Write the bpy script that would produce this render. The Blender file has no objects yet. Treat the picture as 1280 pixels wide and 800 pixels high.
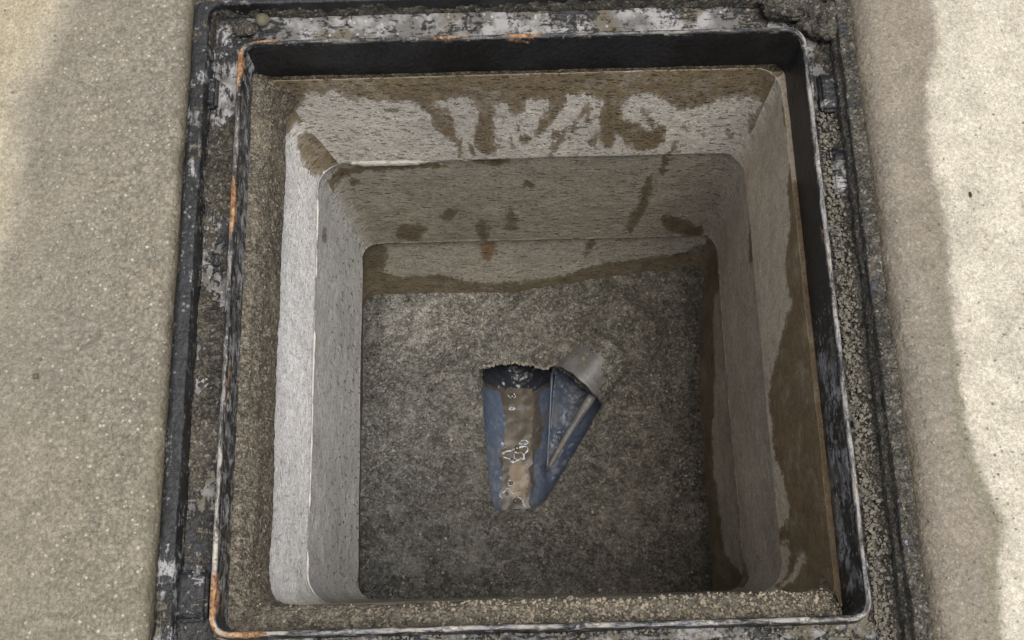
import bpy, bmesh, math, random
import numpy as np
from mathutils import Vector, Matrix

rng = random.Random(7)
NR = np.random.RandomState(11)
scene = bpy.context.scene
COL = scene.collection

# ------------------------------------------------------------------ camera geometry (metres, z = 0 on top of the frame lip)
CAM_H, FOC = 1.2, 1447.0
TH, RO = math.radians(17.5), math.radians(1.5)
FW = np.array([0, math.sin(TH), -math.cos(TH)])
_R = np.array([1.0, 0, 0]); _U = np.array([0, math.cos(TH), math.sin(TH)])
RT = math.cos(RO)*_R - math.sin(RO)*_U
UP = math.sin(RO)*_R + math.cos(RO)*_U
CP = np.array([0, 0, CAM_H])

def ray(px, py):
    return FOC*FW + (px-640)*RT - (py-400)*UP
def atz(px, py, z):                      # photo pixel -> world point at a height
    d = ray(px, py); t = (z-CAM_H)/d[2]; return CP + d*t
def onpl(px, py, p0, n):                 # photo pixel -> world point on a wall plane
    d = ray(px, py); n = np.array(n, float); t = np.dot(np.array(p0)-CP, n)/np.dot(d, n); return CP + d*t

# ------------------------------------------------------------------ numpy noise
def _hash(ix, iy, iz, seed):
    h = (ix*374761393 + iy*668265263 + iz*2147483647 + seed*1274126177) & 0xffffffff
    h = ((h ^ (h >> 13))*1274126177) & 0xffffffff
    h = (h ^ (h >> 16)) & 0xffffffff
    h = ((h*2246822519) & 0xffffffff); h ^= (h >> 15)
    return (h & 0xffffff)/float(0xffffff)
def vnoise(P, sc, seed=0):
    P = np.asarray(P, float)*sc + 1000.0
    I = np.floor(P).astype(np.int64); f = P-I; f = f*f*(3-2*f)
    out = 0
    for dx in (0, 1):
        wx = f[:, 0] if dx else 1-f[:, 0]
        for dy in (0, 1):
            wy = f[:, 1] if dy else 1-f[:, 1]
            for dz in (0, 1):
                wz = f[:, 2] if dz else 1-f[:, 2]
                out = out + wx*wy*wz*_hash(I[:, 0]+dx, I[:, 1]+dy, I[:, 2]+dz, seed)
    return out*2-1
def fbm(P, sc, oc=4, seed=0, gain=.5):
    o = 0; a = 1; t = 0
    for k in range(oc):
        o = o+a*vnoise(P, sc*2.03**k, seed+k*17); t += a; a *= gain
    return o/t
def sdf(P2, poly):                       # + inside, - outside, metres
    poly = np.asarray(poly, float); P2 = np.asarray(P2, float)
    d = np.full(len(P2), 1e9); ins = np.zeros(len(P2), bool)
    n = len(poly)
    for i in range(n):
        a = poly[i]; b = poly[(i+1) % n]; ab = b-a
        L = max(ab.dot(ab), 1e-12)
        t = np.clip(((P2-a)@ab)/L, 0, 1)
        q = P2-(a+t[:, None]*ab)
        d = np.minimum(d, (q*q).sum(1))
        c = (a[1] > P2[:, 1]) != (b[1] > P2[:, 1])
        xx = (b[0]-a[0])*(P2[:, 1]-a[1])/((b[1]-a[1]) if abs(b[1]-a[1]) > 1e-12 else 1e-12)+a[0]
        ins ^= c & (P2[:, 0] < xx)
    d = np.sqrt(d); return np.where(ins, d, -d)
def chaikin(p, k=2):
    p = np.asarray(p, float)
    for _ in range(k):
        q = np.roll(p, -1, 0); p = np.stack([.75*p+.25*q, .25*p+.75*q], 1).reshape(-1, 2)
    return p
def sstep(a, b, x):
    t = np.clip((x-a)/(b-a), 0, 1); return t*t*(3-2*t)

# ------------------------------------------------------------------ object helpers
def tag(o, label=None, cat=None, group=None, kind=None):
    if label: o['label'] = label
    if cat: o['category'] = cat
    if group: o['group'] = group
    if kind: o['kind'] = kind
    return o
def empty(name, loc, label, cat, group=None):
    o = bpy.data.objects.new(name, None); COL.objects.link(o); o.location = loc
    o.empty_display_size = .05
    return tag(o, label, cat, group)
def mesh_obj(name, V, F, mat, parent=None, uv=None, attrs=None, tint=None, smooth=True):
    me = bpy.data.meshes.new(name)
    V = np.asarray(V, float)
    off = np.array(parent_world(parent)) if parent else np.zeros(3)
    me.from_pydata((V-off).tolist(), [], F if isinstance(F, list) else F.tolist())
    if smooth: me.polygons.foreach_set('use_smooth', [True]*len(me.polygons))
    if uv is not None:
        lay = me.uv_layers.new(name='UVMap')
        li = np.zeros(len(me.loops), np.int32); me.loops.foreach_get('vertex_index', li)
        lay.data.foreach_set('uv', np.asarray(uv, np.float32)[li].ravel())
    for k, a in (attrs or {}).items():
        at = me.attributes.new(k, 'FLOAT', 'POINT'); at.data.foreach_set('value', np.asarray(a, np.float32))
    if tint is not None:
        at = me.attributes.new('tint', 'FLOAT_COLOR', 'POINT')
        t4 = np.ones((len(V), 4), np.float32); t4[:, :3] = tint
        at.data.foreach_set('color', t4.ravel())
    me.materials.append(mat); me.update()
    o = bpy.data.objects.new(name, me); COL.objects.link(o)
    if parent: o.parent = parent
    return o
def parent_world(p):
    v = Vector((0, 0, 0))
    while p is not None:
        v = v+p.location; p = p.parent
    return v

NS, NC = 190, 14
def rr(x0, x1, y0, y1, r, ns=NS, nc=NC):          # rounded rectangle, constant count; CCW from near-left, goes near, right, far, left
    pts = []; nrm = []
    segs = [((x0+r, y0), (x1-r, y0), (0, -1)), ((x1, y0+r), (x1, y1-r), (1, 0)),
            ((x1-r, y1), (x0+r, y1), (0, 1)), ((x0, y1-r), (x0, y0+r), (-1, 0))]
    cen = [(x1-r, y0+r), (x1-r, y1-r), (x0+r, y1-r), (x0+r, y0+r)]
    st = [-90, 0, 90, 180]
    for k in range(4):
        a, b, n = segs[k]
        for i in range(ns):
            t = i/ns
            pts.append((a[0]+(b[0]-a[0])*t, a[1]+(b[1]-a[1])*t)); nrm.append(n)
        for i in range(nc):
            an = math.radians(st[k]+90*i/nc)
            pts.append((cen[k][0]+r*math.cos(an), cen[k][1]+r*math.sin(an))); nrm.append((math.cos(an), math.sin(an)))
    return np.array(pts), np.array(nrm)
def loft(keys, step=.003, ns=NS, nc=NC):
    """keys: list of (x0,x1,y0,y1,r,z). returns V, F, uv, N (outward xy), rows"""
    rows = []; nr = []; vv = []
    v = 0
    P, Nn = zip(*[rr(*k[:5], ns=ns, nc=nc) for k in keys])
    for i in range(len(keys)):
        z = np.broadcast_to(np.asarray(keys[i][5], float), (len(P[i]),))
        A = np.column_stack([P[i], z])
        if i == 0:
            rows.append(A); nr.append(Nn[i]); vv.append(0.0); last = A; continue
        L = np.median(np.linalg.norm(A-last, axis=1)); k = max(1, int(math.ceil(L/step)))
        for j in range(1, k+1):
            t = j/k
            rows.append(last*(1-t)+A*t); nr.append(Nn[i]); v += L/k; vv.append(v)
        last = A
    n = len(rows[0]); m = len(rows)
    V = np.concatenate(rows); N = np.concatenate(nr)
    per = np.concatenate([[0], np.cumsum(np.linalg.norm(np.diff(rows[0][:, :2], axis=0), axis=1))])
    UV = np.column_stack([np.tile(per, m), np.repeat(vv, n)])
    idx = np.arange(n*m).reshape(m, n)
    a = idx[:-1]; b = idx[1:]
    F = np.stack([a, np.roll(a, -1, 1), np.roll(b, -1, 1), b], -1).reshape(-1, 4)
    return V, F, UV, N

# ------------------------------------------------------------------ materials
class NT:
    def __init__(s, name):
        s.m = bpy.data.materials.new(name); s.m.use_nodes = True
        s.t = s.m.node_tree; s.n = s.t.nodes; s.l = s.t.links
        s.b = s.n['Principled BSDF']; s.out = s.n['Material Output']
    def add(s, typ, **kw):
        n = s.n.new(typ)
        for k, v in kw.items(): setattr(n, k, v)
        return n
    def put(s, sock, v):
        if isinstance(v, bpy.types.NodeSocket): s.l.new(v, sock)
        elif isinstance(v, (tuple, list)) and sock.type == 'RGBA' and len(v) == 3: sock.default_value = (*v, 1)
        elif isinstance(v, (tuple, list)): sock.default_value = v[:len(sock.default_value)]
        else: sock.default_value = v
    def coord(s, which='Object', scale=(1, 1, 1)):
        if which == 'UV': c = s.add('ShaderNodeTexCoord').outputs['UV']
        else: c = s.add('ShaderNodeNewGeometry').outputs['Position']
        mp = s.add('ShaderNodeMapping'); mp.inputs['Scale'].default_value = scale
        s.l.new(c, mp.inputs['Vector']); return mp.outputs[0]
    def noise(s, vec, scale, detail=4, rough=.55, dist=0, col=False):
        n = s.add('ShaderNodeTexNoise'); s.put(n.inputs['Vector'], vec)
        n.inputs['Scale'].default_value = scale; n.inputs['Detail'].default_value = detail
        n.inputs['Roughness'].default_value = rough; n.inputs['Distortion'].default_value = dist
        return n.outputs['Color' if col else 'Fac']
    def voro(s, vec, scale, feature='F1', out='Distance', rnd=1.0):
        n = s.add('ShaderNodeTexVoronoi', feature=feature); s.put(n.inputs['Vector'], vec)
        n.inputs['Scale'].default_value = scale; n.inputs['Randomness'].default_value = rnd
        return n.outputs[out]
    def math(s, op, a, b=0.0, c=0.0, clamp=False):
        n = s.add('ShaderNodeMath', operation=op); n.use_clamp = clamp
        s.put(n.inputs[0], a); s.put(n.inputs[1], b); s.put(n.inputs[2], c); return n.outputs[0]
    def ramp(s, v, a, b, lo=0.0, hi=1.0, smooth=True):
        n = s.add('ShaderNodeMapRange'); n.interpolation_type = 'SMOOTHSTEP' if smooth else 'LINEAR'
        s.put(n.inputs['Value'], v); s.put(n.inputs['From Min'], a); s.put(n.inputs['From Max'], b)
        n.inputs['To Min'].default_value = lo; n.inputs['To Max'].default_value = hi; return n.outputs[0]
    def mix(s, f, a, b, mode='MIX'):
        n = s.add('ShaderNodeMix', data_type='RGBA', blend_type=mode)
        s.put(n.inputs[0], f); s.put(n.inputs[6], a); s.put(n.inputs[7], b); return n.outputs[2]
    def scale(s, c, f):
        n = s.add('ShaderNodeVectorMath', operation='SCALE'); s.put(n.inputs[0], c); s.put(n.inputs[3], f); return n.outputs[0]
    def attr(s, name, out='Fac'):
        n = s.add('ShaderNodeAttribute'); n.attribute_name = name; return n.outputs[out]
    def bump(s, h, strength, dist, prev=None):
        n = s.add('ShaderNodeBump'); s.put(n.inputs['Height'], h); n.inputs['Strength'].default_value = strength
        n.inputs['Distance'].default_value = dist
        if prev: s.l.new(prev, n.inputs['Normal'])
        return n.outputs[0]
    def done(s, col, rough=.8, normal=None, spec=.4, **kw):
        s.put(s.b.inputs['Base Color'], col); s.put(s.b.inputs['Roughness'], rough)
        s.put(s.b.inputs['Specular IOR Level'], spec)
        if normal: s.l.new(normal, s.b.inputs['Normal'])
        for k, v in kw.items(): s.put(s.b.inputs[k.replace('_', ' ')], v)
        return s.m

def mat_wall():
    """precast concrete: tint attribute, wet stain attribute (metres inside stain), pit strength attribute"""
    k = NT('precast_concrete'); g = k.coord(); uv = k.coord('UV')
    tint = k.attr('tint', 'Color')
    big = k.noise(g, 9, 5, .6); mid = k.noise(g, 45, 4, .6); fine = k.noise(g, 420, 3, .7)
    col = k.scale(tint, k.ramp(big, .25, .75, .80, 1.18, False))
    col = k.scale(col, k.ramp(mid, .3, .7, .90, 1.10, False))
    col = k.scale(col, k.ramp(fine, .3, .7, .70, 1.30, False))
    col = k.scale(col, k.ramp(k.noise(g, 150, 4, .7), .3, .7, .84, 1.16, False))
    # light lime bloom in patches
    bloom = k.ramp(k.noise(g, 24, 6, .65), .54, .68)
    col = k.mix(k.math('MULTIPLY', bloom, .16), col, (.62, .59, .54))
    # elongated blow holes; shaded hollows and lit lower lips painted in
    def holes(sc, thr, r0, r1, loc):
        mp = k.add('ShaderNodeMapping'); mp.inputs['Scale'].default_value = sc; mp.inputs['Location'].default_value = loc
        wv = k.add('ShaderNodeVectorMath', operation='ADD'); k.l.new(uv, wv.inputs[0])
        nz = k.add('ShaderNodeVectorMath', operation='SCALE'); k.l.new(k.noise(g, 190, 2, .5, col=True), nz.inputs[0]); nz.inputs[3].default_value = .004
        k.l.new(nz.outputs[0], wv.inputs[1]); k.l.new(wv.outputs[0], mp.inputs['Vector'])
        d = k.voro(mp.outputs[0], 1.0); c = k.add('ShaderNodeSeparateColor'); k.l.new(k.voro(mp.outputs[0], 1.0, out='Color'), c.inputs[0])
        rad = k.math('MULTIPLY_ADD', c.outputs[1], r1-r0, r0)
        on = k.math('GREATER_THAN', k.math('ADD', c.outputs[0], k.math('MULTIPLY_ADD', big, .8, -.4)), thr)
        return k.math('MULTIPLY', k.ramp(k.math('SUBTRACT', d, rad), -.10, .03, 1, 0), on)
    A = ((62, 190, 1), .46, .16, .42, (0, 0, 0)); B = ((130, 330, 1), .50, .15, .40, (3.3, 1.7, 0))
    pit = k.math('MAXIMUM', holes(*A), holes(*B)); 
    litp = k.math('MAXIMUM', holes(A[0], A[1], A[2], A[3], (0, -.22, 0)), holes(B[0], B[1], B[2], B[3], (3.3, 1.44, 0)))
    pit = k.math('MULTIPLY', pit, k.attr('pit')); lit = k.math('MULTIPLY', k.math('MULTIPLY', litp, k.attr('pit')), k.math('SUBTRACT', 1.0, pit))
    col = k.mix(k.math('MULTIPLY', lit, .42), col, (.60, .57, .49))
    col = k.mix(k.math('MULTIPLY', pit, .50), col, (.055, .047, .033))
    uvd = k.coord('UV', (150, 60, 1))
    sp = k.math('MULTIPLY', k.ramp(k.noise(uvd, 1.0, 2, .5), .635, .665), k.attr('speck'))
    col = k.mix(k.math('MULTIPLY', sp, .7), col, (.09, .08, .07))
    # wet stains
    wn = k.math('MULTIPLY_ADD', k.noise(g, 130, 6, .75), .026, -.013)
    wn2 = k.math('MULTIPLY_ADD', k.noise(k.coord('UV', (60, 26, 1)), 1.0, 4, .6, .8), .030, -.015)
    wsd = k.math('ADD', k.math('ADD', k.attr('wet'), wn), wn2)
    wet = k.math('ADD', k.math('MULTIPLY', k.ramp(wsd, -.0014, .0018), .60), k.math('MULTIPLY', k.ramp(wsd, -.004, .009), .40))
    wet = k.math('MULTIPLY', wet, k.math('MULTIPLY', k.ramp(mid, .25, .5, .82, 1.0), k.ramp(k.noise(g, 22, 6, .75, .5), .32, .50, .70, 1.0)))
    sepz = k.add('ShaderNodeSeparateXYZ'); k.l.new(g, sepz.inputs[0])
    wa = k.mix(k.ramp(sepz.outputs[2], -.42, -.22), (.33, .29, .215), (.27, .21, .125))
    wcol = k.mix(1.0, col, k.mix(k.ramp(k.noise(k.coord('UV', (40, 14, 1)), 1.0, 5, .6), .35, .65), wa, k.scale(wa, 1.32)), 'MULTIPLY')
    rim = k.ramp(k.math('ABSOLUTE', k.math('SUBTRACT', wsd, .0003)), .0, .0022, 1, 0)
    wcol = k.mix(k.math('MULTIPLY', rim, .25), wcol, (.03, .022, .012))
    col = k.mix(k.math('MULTIPLY', wet, .93), col, wcol)
    # rust
    rs = k.ramp(k.math('ADD', k.attr('rust'), wn2), -.003, .006)
    col = k.mix(k.math('MULTIPLY', rs, .75), col, (.16, .075, .02))
    # bead (light joint)
    bd = k.math('MULTIPLY', k.attr('bead'), k.ramp(k.noise(g, 60, 3), .30, .42))
    col = k.mix(bd, col, (.66, .62, .55))
    rough = k.ramp(wet, 0, 1, .88, .46, False)
    h = k.bump(fine, .6, .0012)
    h = k.bump(k.noise(g, 160, 3, .6), .45, .003, h)
    h = k.bump(k.noise(g, 48, 3, .5), .5, .005, h)
    h = k.bump(k.math('SUBTRACT', 1.0, k.math('MAXIMUM', pit, sp)), 1.0, .003, h)
    return k.done(col, rough, h, .35)

def mat_rough(name, c1, c2, c3, gs=260, bump=.9, spark=.0, gloss=.7, tintattr=False, bd=.003, wetf=False):
    """trowelled / crumbly mortar with sand grains"""
    k = NT(name); g = k.coord()
    n1 = k.noise(g, 11, 5, .65); n2 = k.noise(g, 70, 5, .7); n3 = k.noise(g, 330, 3, .7)
    col = k.mix(k.ramp(n1, .3, .7), c1, c2)
    col = k.mix(k.ramp(n2, .48, .66, 0, .8), col, c3)
    n4 = k.noise(g, 135, 5, .75, .4)
    col = k.scale(col, k.ramp(n4, .38, .62, .74, 1.26))
    col = k.mix(k.ramp(k.noise(g, 210, 4, .8), .62, .72, 0, .55), col, k.scale(c1, 1.9))
    rd = k.math('ABSOLUTE', k.math('SUBTRACT', k.noise(g, 62, 4, .6, .6), .5))
    rd2 = k.math('ABSOLUTE', k.math('SUBTRACT', k.noise(g, 150, 3, .6, .5), .5))
    cre = k.math('MAXIMUM', k.ramp(rd, .0, .030, .75, 0), k.ramp(rd2, .0, .035, .62, 0))
    smo = k.ramp(k.noise(g, 13, 4, .6, .5), .50, .64)
    cre = k.math('MULTIPLY', cre, k.ramp(smo, 0, 1, 1, .25, False))
    col = k.mix(cre, col, k.scale(c3, .42))
    if wetf:      # trowel smears, silt films and damp hollows on the benching
        lmp = k.noise(g, 34, 5, .62, .7)
        col = k.scale(col, k.ramp(lmp, .30, .66, .80, 1.16))
        sm_ = k.ramp(k.noise(k.coord('Object', (16, 30, 20)), 1.0, 5, .62, 1.2), .54, .64, 0, .6)
        col = k.mix(sm_, col, k.scale(c2, 1.35))
        ck = k.ramp(k.math('ABSOLUTE', k.math('SUBTRACT', k.noise(g, 17, 6, .62, .9), .5)), .0, .010, .8, 0)
        col = k.mix(ck, col, k.scale(c3, .3))
    if tintattr: col = k.mix(1.0, col, k.attr('tint', 'Color'), 'MULTIPLY')
    v = k.voro(g, gs); vc = k.voro(g, gs, out='Color')
    sep = k.add('ShaderNodeSeparateColor'); k.l.new(vc, sep.inputs[0])
    col = k.scale(col, k.ramp(sep.outputs[0], 0, 1, .72, 1.3, False))
    col = k.scale(col, k.ramp(v, .1, .75, 1.15, .72, False))
    col = k.scale(col, k.ramp(n3, .3, .7, .88, 1.12, False))
    sp = k.math('MULTIPLY', k.math('GREATER_THAN', sep.outputs[1], .955), spark)
    col = k.mix(sp, col, (.72, .69, .60))
    hh = k.math('SUBTRACT', 1.0, v)
    h = k.bump(k.math('SUBTRACT', 1.0, cre), 1.0, bd*1.3)
    h = k.bump(hh, bump*.6, bd*.9, h)
    h = k.bump(n2, 1.0, bd*3.2, h)
    h = k.bump(k.noise(g, 150, 4, .7), 1.0, bd*1.6, h)
    h = k.bump(n3, bump*.8, bd*.6, h)
    return k.done(col, k.ramp(k.noise(g, 28, 4, .6) if wetf else n2, .38, .62, gloss-(.34 if wetf else .2), gloss+.12, False), h, .6 if wetf else .5)

def mat_pave():
    k = NT('pavement_concrete'); g = k.coord()
    dry = k.attr('dry'); 
    n0 = k.noise(g, 5, 5, .6); n1 = k.noise(g, 26, 5, .65); n2 = k.noise(g, 150, 4, .7); n3 = k.noise(g, 620, 2, .6)
    # damp mortar surround (tint attribute) and the older dry slab
    damp = k.mix(1.0, k.mix(k.ramp(n0, .3, .7), (.252, .221, .172), (.226, .203, .162)), k.attr('tint', 'Color'), 'MULTIPLY')
    damp = k.scale(damp, k.ramp(n1, .3, .7, .88, 1.12, False))
    drym = k.mix(k.ramp(n1, .35, .65), (.42, .385, .315), (.52, .48, .40))
    drym = k.scale(drym, k.ramp(n0, .25, .75, .86, 1.12, False))
    drym = k.mix(1.0, drym, k.attr('tint', 'Color'), 'MULTIPLY')
    wob = k.math('ADD', k.math('MULTIPLY_ADD', k.noise(g, 55, 5, .7), .022, -.011), k.math('MULTIPLY_ADD', n0, .02, -.01))
    sd = k.math('ADD', dry, wob)
    f = k.ramp(sd, -.004, k.attr('soft'))
    col = k.mix(f, damp, drym)
    # tide line, faintly green
    line = k.ramp(k.math('ABSOLUTE', k.math('ADD', sd, .003)), 0, .012, 1, 0)
    col = k.mix(k.math('MULTIPLY', k.math('MULTIPLY', line, k.attr('algae')), .55), col, (.20, .19, .115))
    # sand grains
    v = k.voro(g, 210); vc = k.voro(g, 210, out='Color'); sep = k.add('ShaderNodeSeparateColor'); k.l.new(vc, sep.inputs[0])
    gr = k.attr('grain')
    gcol = k.scale(col, k.ramp(sep.outputs[0], 0, 1, .78, 1.22, False))
    bright = k.math('MULTIPLY', k.math('GREATER_THAN', sep.outputs[1], .90), k.ramp(v, .15, .45, 1, 0))
    gcol = k.mix(k.math('MULTIPLY', bright, .55), gcol, (.66, .60, .48))
    gcol = k.scale(gcol, k.ramp(v, .1, .8, 1.08, .80, False))
    col = k.mix(gr, col, gcol)
    col = k.scale(col, k.ramp(n2, .3, .7, .84, 1.16, False)); col = k.scale(col, k.ramp(n3, .3, .7, .80, 1.20, False))
    # pinholes and dark specks
    pv = k.voro(g, 95); psep = k.add('ShaderNodeSeparateColor'); k.l.new(k.voro(g, 95, out='Color'), psep.inputs[0])
    hole = k.math('MULTIPLY', k.math('GREATER_THAN', psep.outputs[0], k.ramp(k.attr('algae'), 0, .01, .88, .62)), k.ramp(pv, .10, .2, 1, 0))
    col = k.mix(k.math('MULTIPLY', hole, .55), col, (.10, .08, .05))
    col = k.scale(col, k.ramp(k.noise(g, 280, 4, .8), .35, .65, .78, 1.22))
    tsr = k.noise(k.coord('Object', (300, 9, 1)), 1.0, 4, .6)
    col = k.mix(k.attr('trowel'), col, k.scale(col, k.ramp(tsr, .3, .7, .86, 1.12, False)))
    # stains brown
    br = k.ramp(k.noise(g, 16, 6, .7), .60, .74)
    col = k.mix(k.math('MULTIPLY', br, .22), col, (.26, .18, .11))
    # darker brown next to the frame
    col = k.mix(k.math('MULTIPLY', k.ramp(k.math('ADD', k.attr('edge'), k.math('MULTIPLY_ADD', n1, .02, -.01)), .0, .014, 1, 0), .6), col, (.10, .085, .055))
    hgt = k.math('MULTIPLY', k.math('SUBTRACT', 1.0, v), gr)
    h = k.bump(hgt, .6, .002)
    h = k.bump(n2, .8, .003, h)
    h = k.bump(k.noise(g, 60, 4), .6, .005, h)
    h = k.bump(n3, .6, .001, h)
    # trowel streaks running along the frame
    ts = k.noise(k.coord('Object', (260, 14, 1)), 1.0, 3, .6)
    h = k.bump(k.math('MULTIPLY', ts, k.attr('trowel')), .35, .0012, h)
    h = k.bump(k.math('SUBTRACT', 1.0, hole), .5, .0015, h)
    return k.done(col, k.ramp(f, 0, 1, .62, .85, False), h, .4)

def mat_iron():
    """bitumen-coated cast iron, smeared with dried cement slurry; uv runs along the frame"""
    k = NT('bitumen_coated_iron'); uv = k.coord('UV'); g = k.coord()
    n0 = k.noise(g, 14, 5, .65)
    base = k.mix(k.ramp(n0, .3, .7), (.007, .007, .007), (.022, .022, .024))
    base = k.scale(base, k.ramp(k.noise(g, 240, 3), .3, .7, .6, 1.5, False))
    streak = k.noise(k.coord('UV', (26, 170, 1)), 1.0, 6, .75, .9)
    blot = k.noise(g, 62, 7, .75, .5)
    fineb = k.noise(g, 260, 5, .8)
    dirt = k.attr('dirt')
    m = k.math('ADD', k.math('MULTIPLY_ADD', streak, .65, -.125), k.math('MULTIPLY_ADD', blot, 1.0, -.40))
    m = k.math('ADD', m, k.math('MULTIPLY', fineb, .24))
    m = k.math('ADD', m, k.math('MULTIPLY_ADD', dirt, .34, -.15))
    smear = k.ramp(m, .485, .585)
    scol = k.mix(k.ramp(k.noise(g, 30, 4), .4, .6), (.17, .165, .155), (.40, .39, .385))
    scol = k.mix(k.ramp(k.noise(g, 19, 5, .6), .5, .62), scol, (.16, .14, .10))
    col = k.mix(k.math('MULTIPLY', smear, .85), base, scol)
    # white lime flecks
    fv = k.voro(g, 210); fs = k.add('ShaderNodeSeparateColor'); k.l.new(k.voro(g, 210, out='Color'), fs.inputs[0])
    fl = k.math('MULTIPLY', k.math('GREATER_THAN', fs.outputs[0], .93), k.ramp(fv, .2, .5, 1, 0))
    col = k.mix(k.math('MULTIPLY', fl, k.math('MULTIPLY', dirt, .7)), col, (.5, .49, .46))
    # worn bright lip
    lip = k.attr('lip')
    ln = k.noise(k.coord('UV', (22, 120, 1)), 1.0, 5, .7)
    lipf = k.math('MULTIPLY', lip, k.ramp(k.math('ADD', ln, k.math('MULTIPLY', lip, .14)), .50, .66))
    col = k.mix(k.math('MULTIPLY', lipf, .85), col, k.mix(k.ramp(n0, .4, .6), (.42, .41, .41), (.62, .56, .47)))
    rust = k.ramp(k.math('ADD', k.attr('rust'), k.math('ADD', k.math('MULTIPLY_ADD', blot, 1.2, -.6), k.math('MULTIPLY_ADD', fineb, .7, -.35))), .38, .62)
    col = k.mix(rust, col, k.mix(k.ramp(k.noise(g, 150, 4, .7), .35, .65), (.24, .095, .035), (.50, .31, .16)))
    rough = k.ramp(k.math('ADD', smear, rust), 0, 1, .42, .8, False)
    h = k.bump(smear, .8, .0016)
    h = k.bump(k.noise(g, 110, 4), .9, .003, h)
    h = k.bump(fineb, .7, .0012, h)
    return k.done(col, rough, h, .5)

def mat_pvc(name, a, b, silt=.5, rough=.28):
    k = NT(name); g = k.coord()
    n = k.noise(g, 22, 5, .6); n2 = k.noise(g, 120, 5, .7)
    col = k.mix(k.ramp(n, .3, .7), a, b)
    col = k.scale(col, k.ramp(n2, .3, .7, .85, 1.15, False))
    s = k.ramp(k.math('ADD', k.math('MULTIPLY', n, .5), k.math('MULTIPLY', n2, .5)), .50, .62)
    s2 = k.math('MULTIPLY', s, silt)
    col = k.mix(s2, col, (.15, .13, .095))
    sm = k.attr('mud_shade')
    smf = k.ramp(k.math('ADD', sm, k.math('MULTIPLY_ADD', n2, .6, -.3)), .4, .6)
    col = k.mix(k.math('MULTIPLY', smf, .8), col, k.mix(k.ramp(sm, 1.3, 1.9), (.075, .055, .032), (.012, .009, .006)))  # silt brown; the near-black end paints the shade under the rim
    return k.done(col, k.ramp(s, 0, 1, rough, .7, False), k.bump(k.math('ADD', s, n2), .3, .001), .5)

def mat_water():
    k = NT('muddy_water'); g = k.coord()
    n = k.noise(g, 40, 4, .6, .6); n2 = k.noise(g, 18, 2)
    col = k.mix(k.ramp(n, .4, .6), (.052, .042, .026), (.085, .066, .040))
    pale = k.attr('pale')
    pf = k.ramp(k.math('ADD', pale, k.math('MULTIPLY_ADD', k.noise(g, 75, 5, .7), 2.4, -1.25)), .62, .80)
    col = k.mix(k.math('MULTIPLY', pf, .9), col, (.20, .145, .085))  # sky reflection painted as a tan patch
    h = k.bump(k.noise(g, 40, 2), .12, .003)
    return k.done(col, .16, h, .28)

def mat_simple(name, a, b, sc=60, rough=.7, bs=.4, bd=.001, **kw):
    k = NT(name); g = k.coord(); n = k.noise(g, sc, 4, .6)
    return k.done(k.mix(k.ramp(n, .3, .7), a, b), rough, k.bump(k.noise(g, sc*3, 3), bs, bd), .4, **kw)

M_wall = mat_wall()
M_pave = mat_pave()
M_iron = mat_iron()
M_floor = mat_rough('benching_mortar', (.205, .193, .168), (.262, .252, .225), (.128, .119, .100), 420, .7, .03, .64, True, .0024, True)
M_collar = mat_rough('bedding_mortar', (.25, .215, .16), (.205, .18, .135), (.15, .13, .095), 330, .8, .12, .66, True, .0024)
M_debris = mat_rough('crumbly_mortar', (.155, .137, .104), (.10, .088, .067), (.042, .038, .03), 400, 1.0, .25, .7, False, .0024)
M_grain = mat_simple('sand_grain', (.25, .205, .145), (.38, .32, .235), 120, .75)
M_grain2 = mat_simple('dark_grain', (.13, .12, .095), (.22, .20, .155), 120, .75)
M_blue = mat_pvc('blue_grey_plastic', (.075, .098, .145), (.105, .13, .175), .35, .22)
M_blue2 = mat_pvc('slate_plastic', (.055, .07, .105), (.085, .105, .14), .45, .3)
M_grey = mat_pvc('grey_plastic', (.105, .10, .092), (.19, .19, .195), .95, .36)
M_water = mat_water()
M_glint = mat_simple('glint', (.30, .31, .34), (.72, .74, .8), 160, .12)
M_grain4 = mat_simple('pavement_grain', (.16, .13, .10), (.46, .41, .33), 45, .7)
M_grain3 = mat_simple('floor_grain', (.16, .14, .11), (.30, .275, .22), 120, .55)
M_pebble = mat_simple('pebble_stone', (.10, .088, .055), (.17, .15, .10), 90, .7)
M_leaf = mat_simple('dark_twig', (.03, .025, .02), (.06, .05, .035), 90, .8)

# ------------------------------------------------------------------ key dimensions
LX0, LX1, LY0, LY1 = -.3080, .3490, .0580, .7270     # inner line of the frame lip
def E_(d, z, r=None, fd=None):
    r0 = .016+max(-.006, min(d, .006))*.8 if d < .03 else .016
    return (LX0-d, LX1+d, LY0-d, LY1+(d if fd is None else fd), max(.004, r0 if r is None else r), z)

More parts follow.
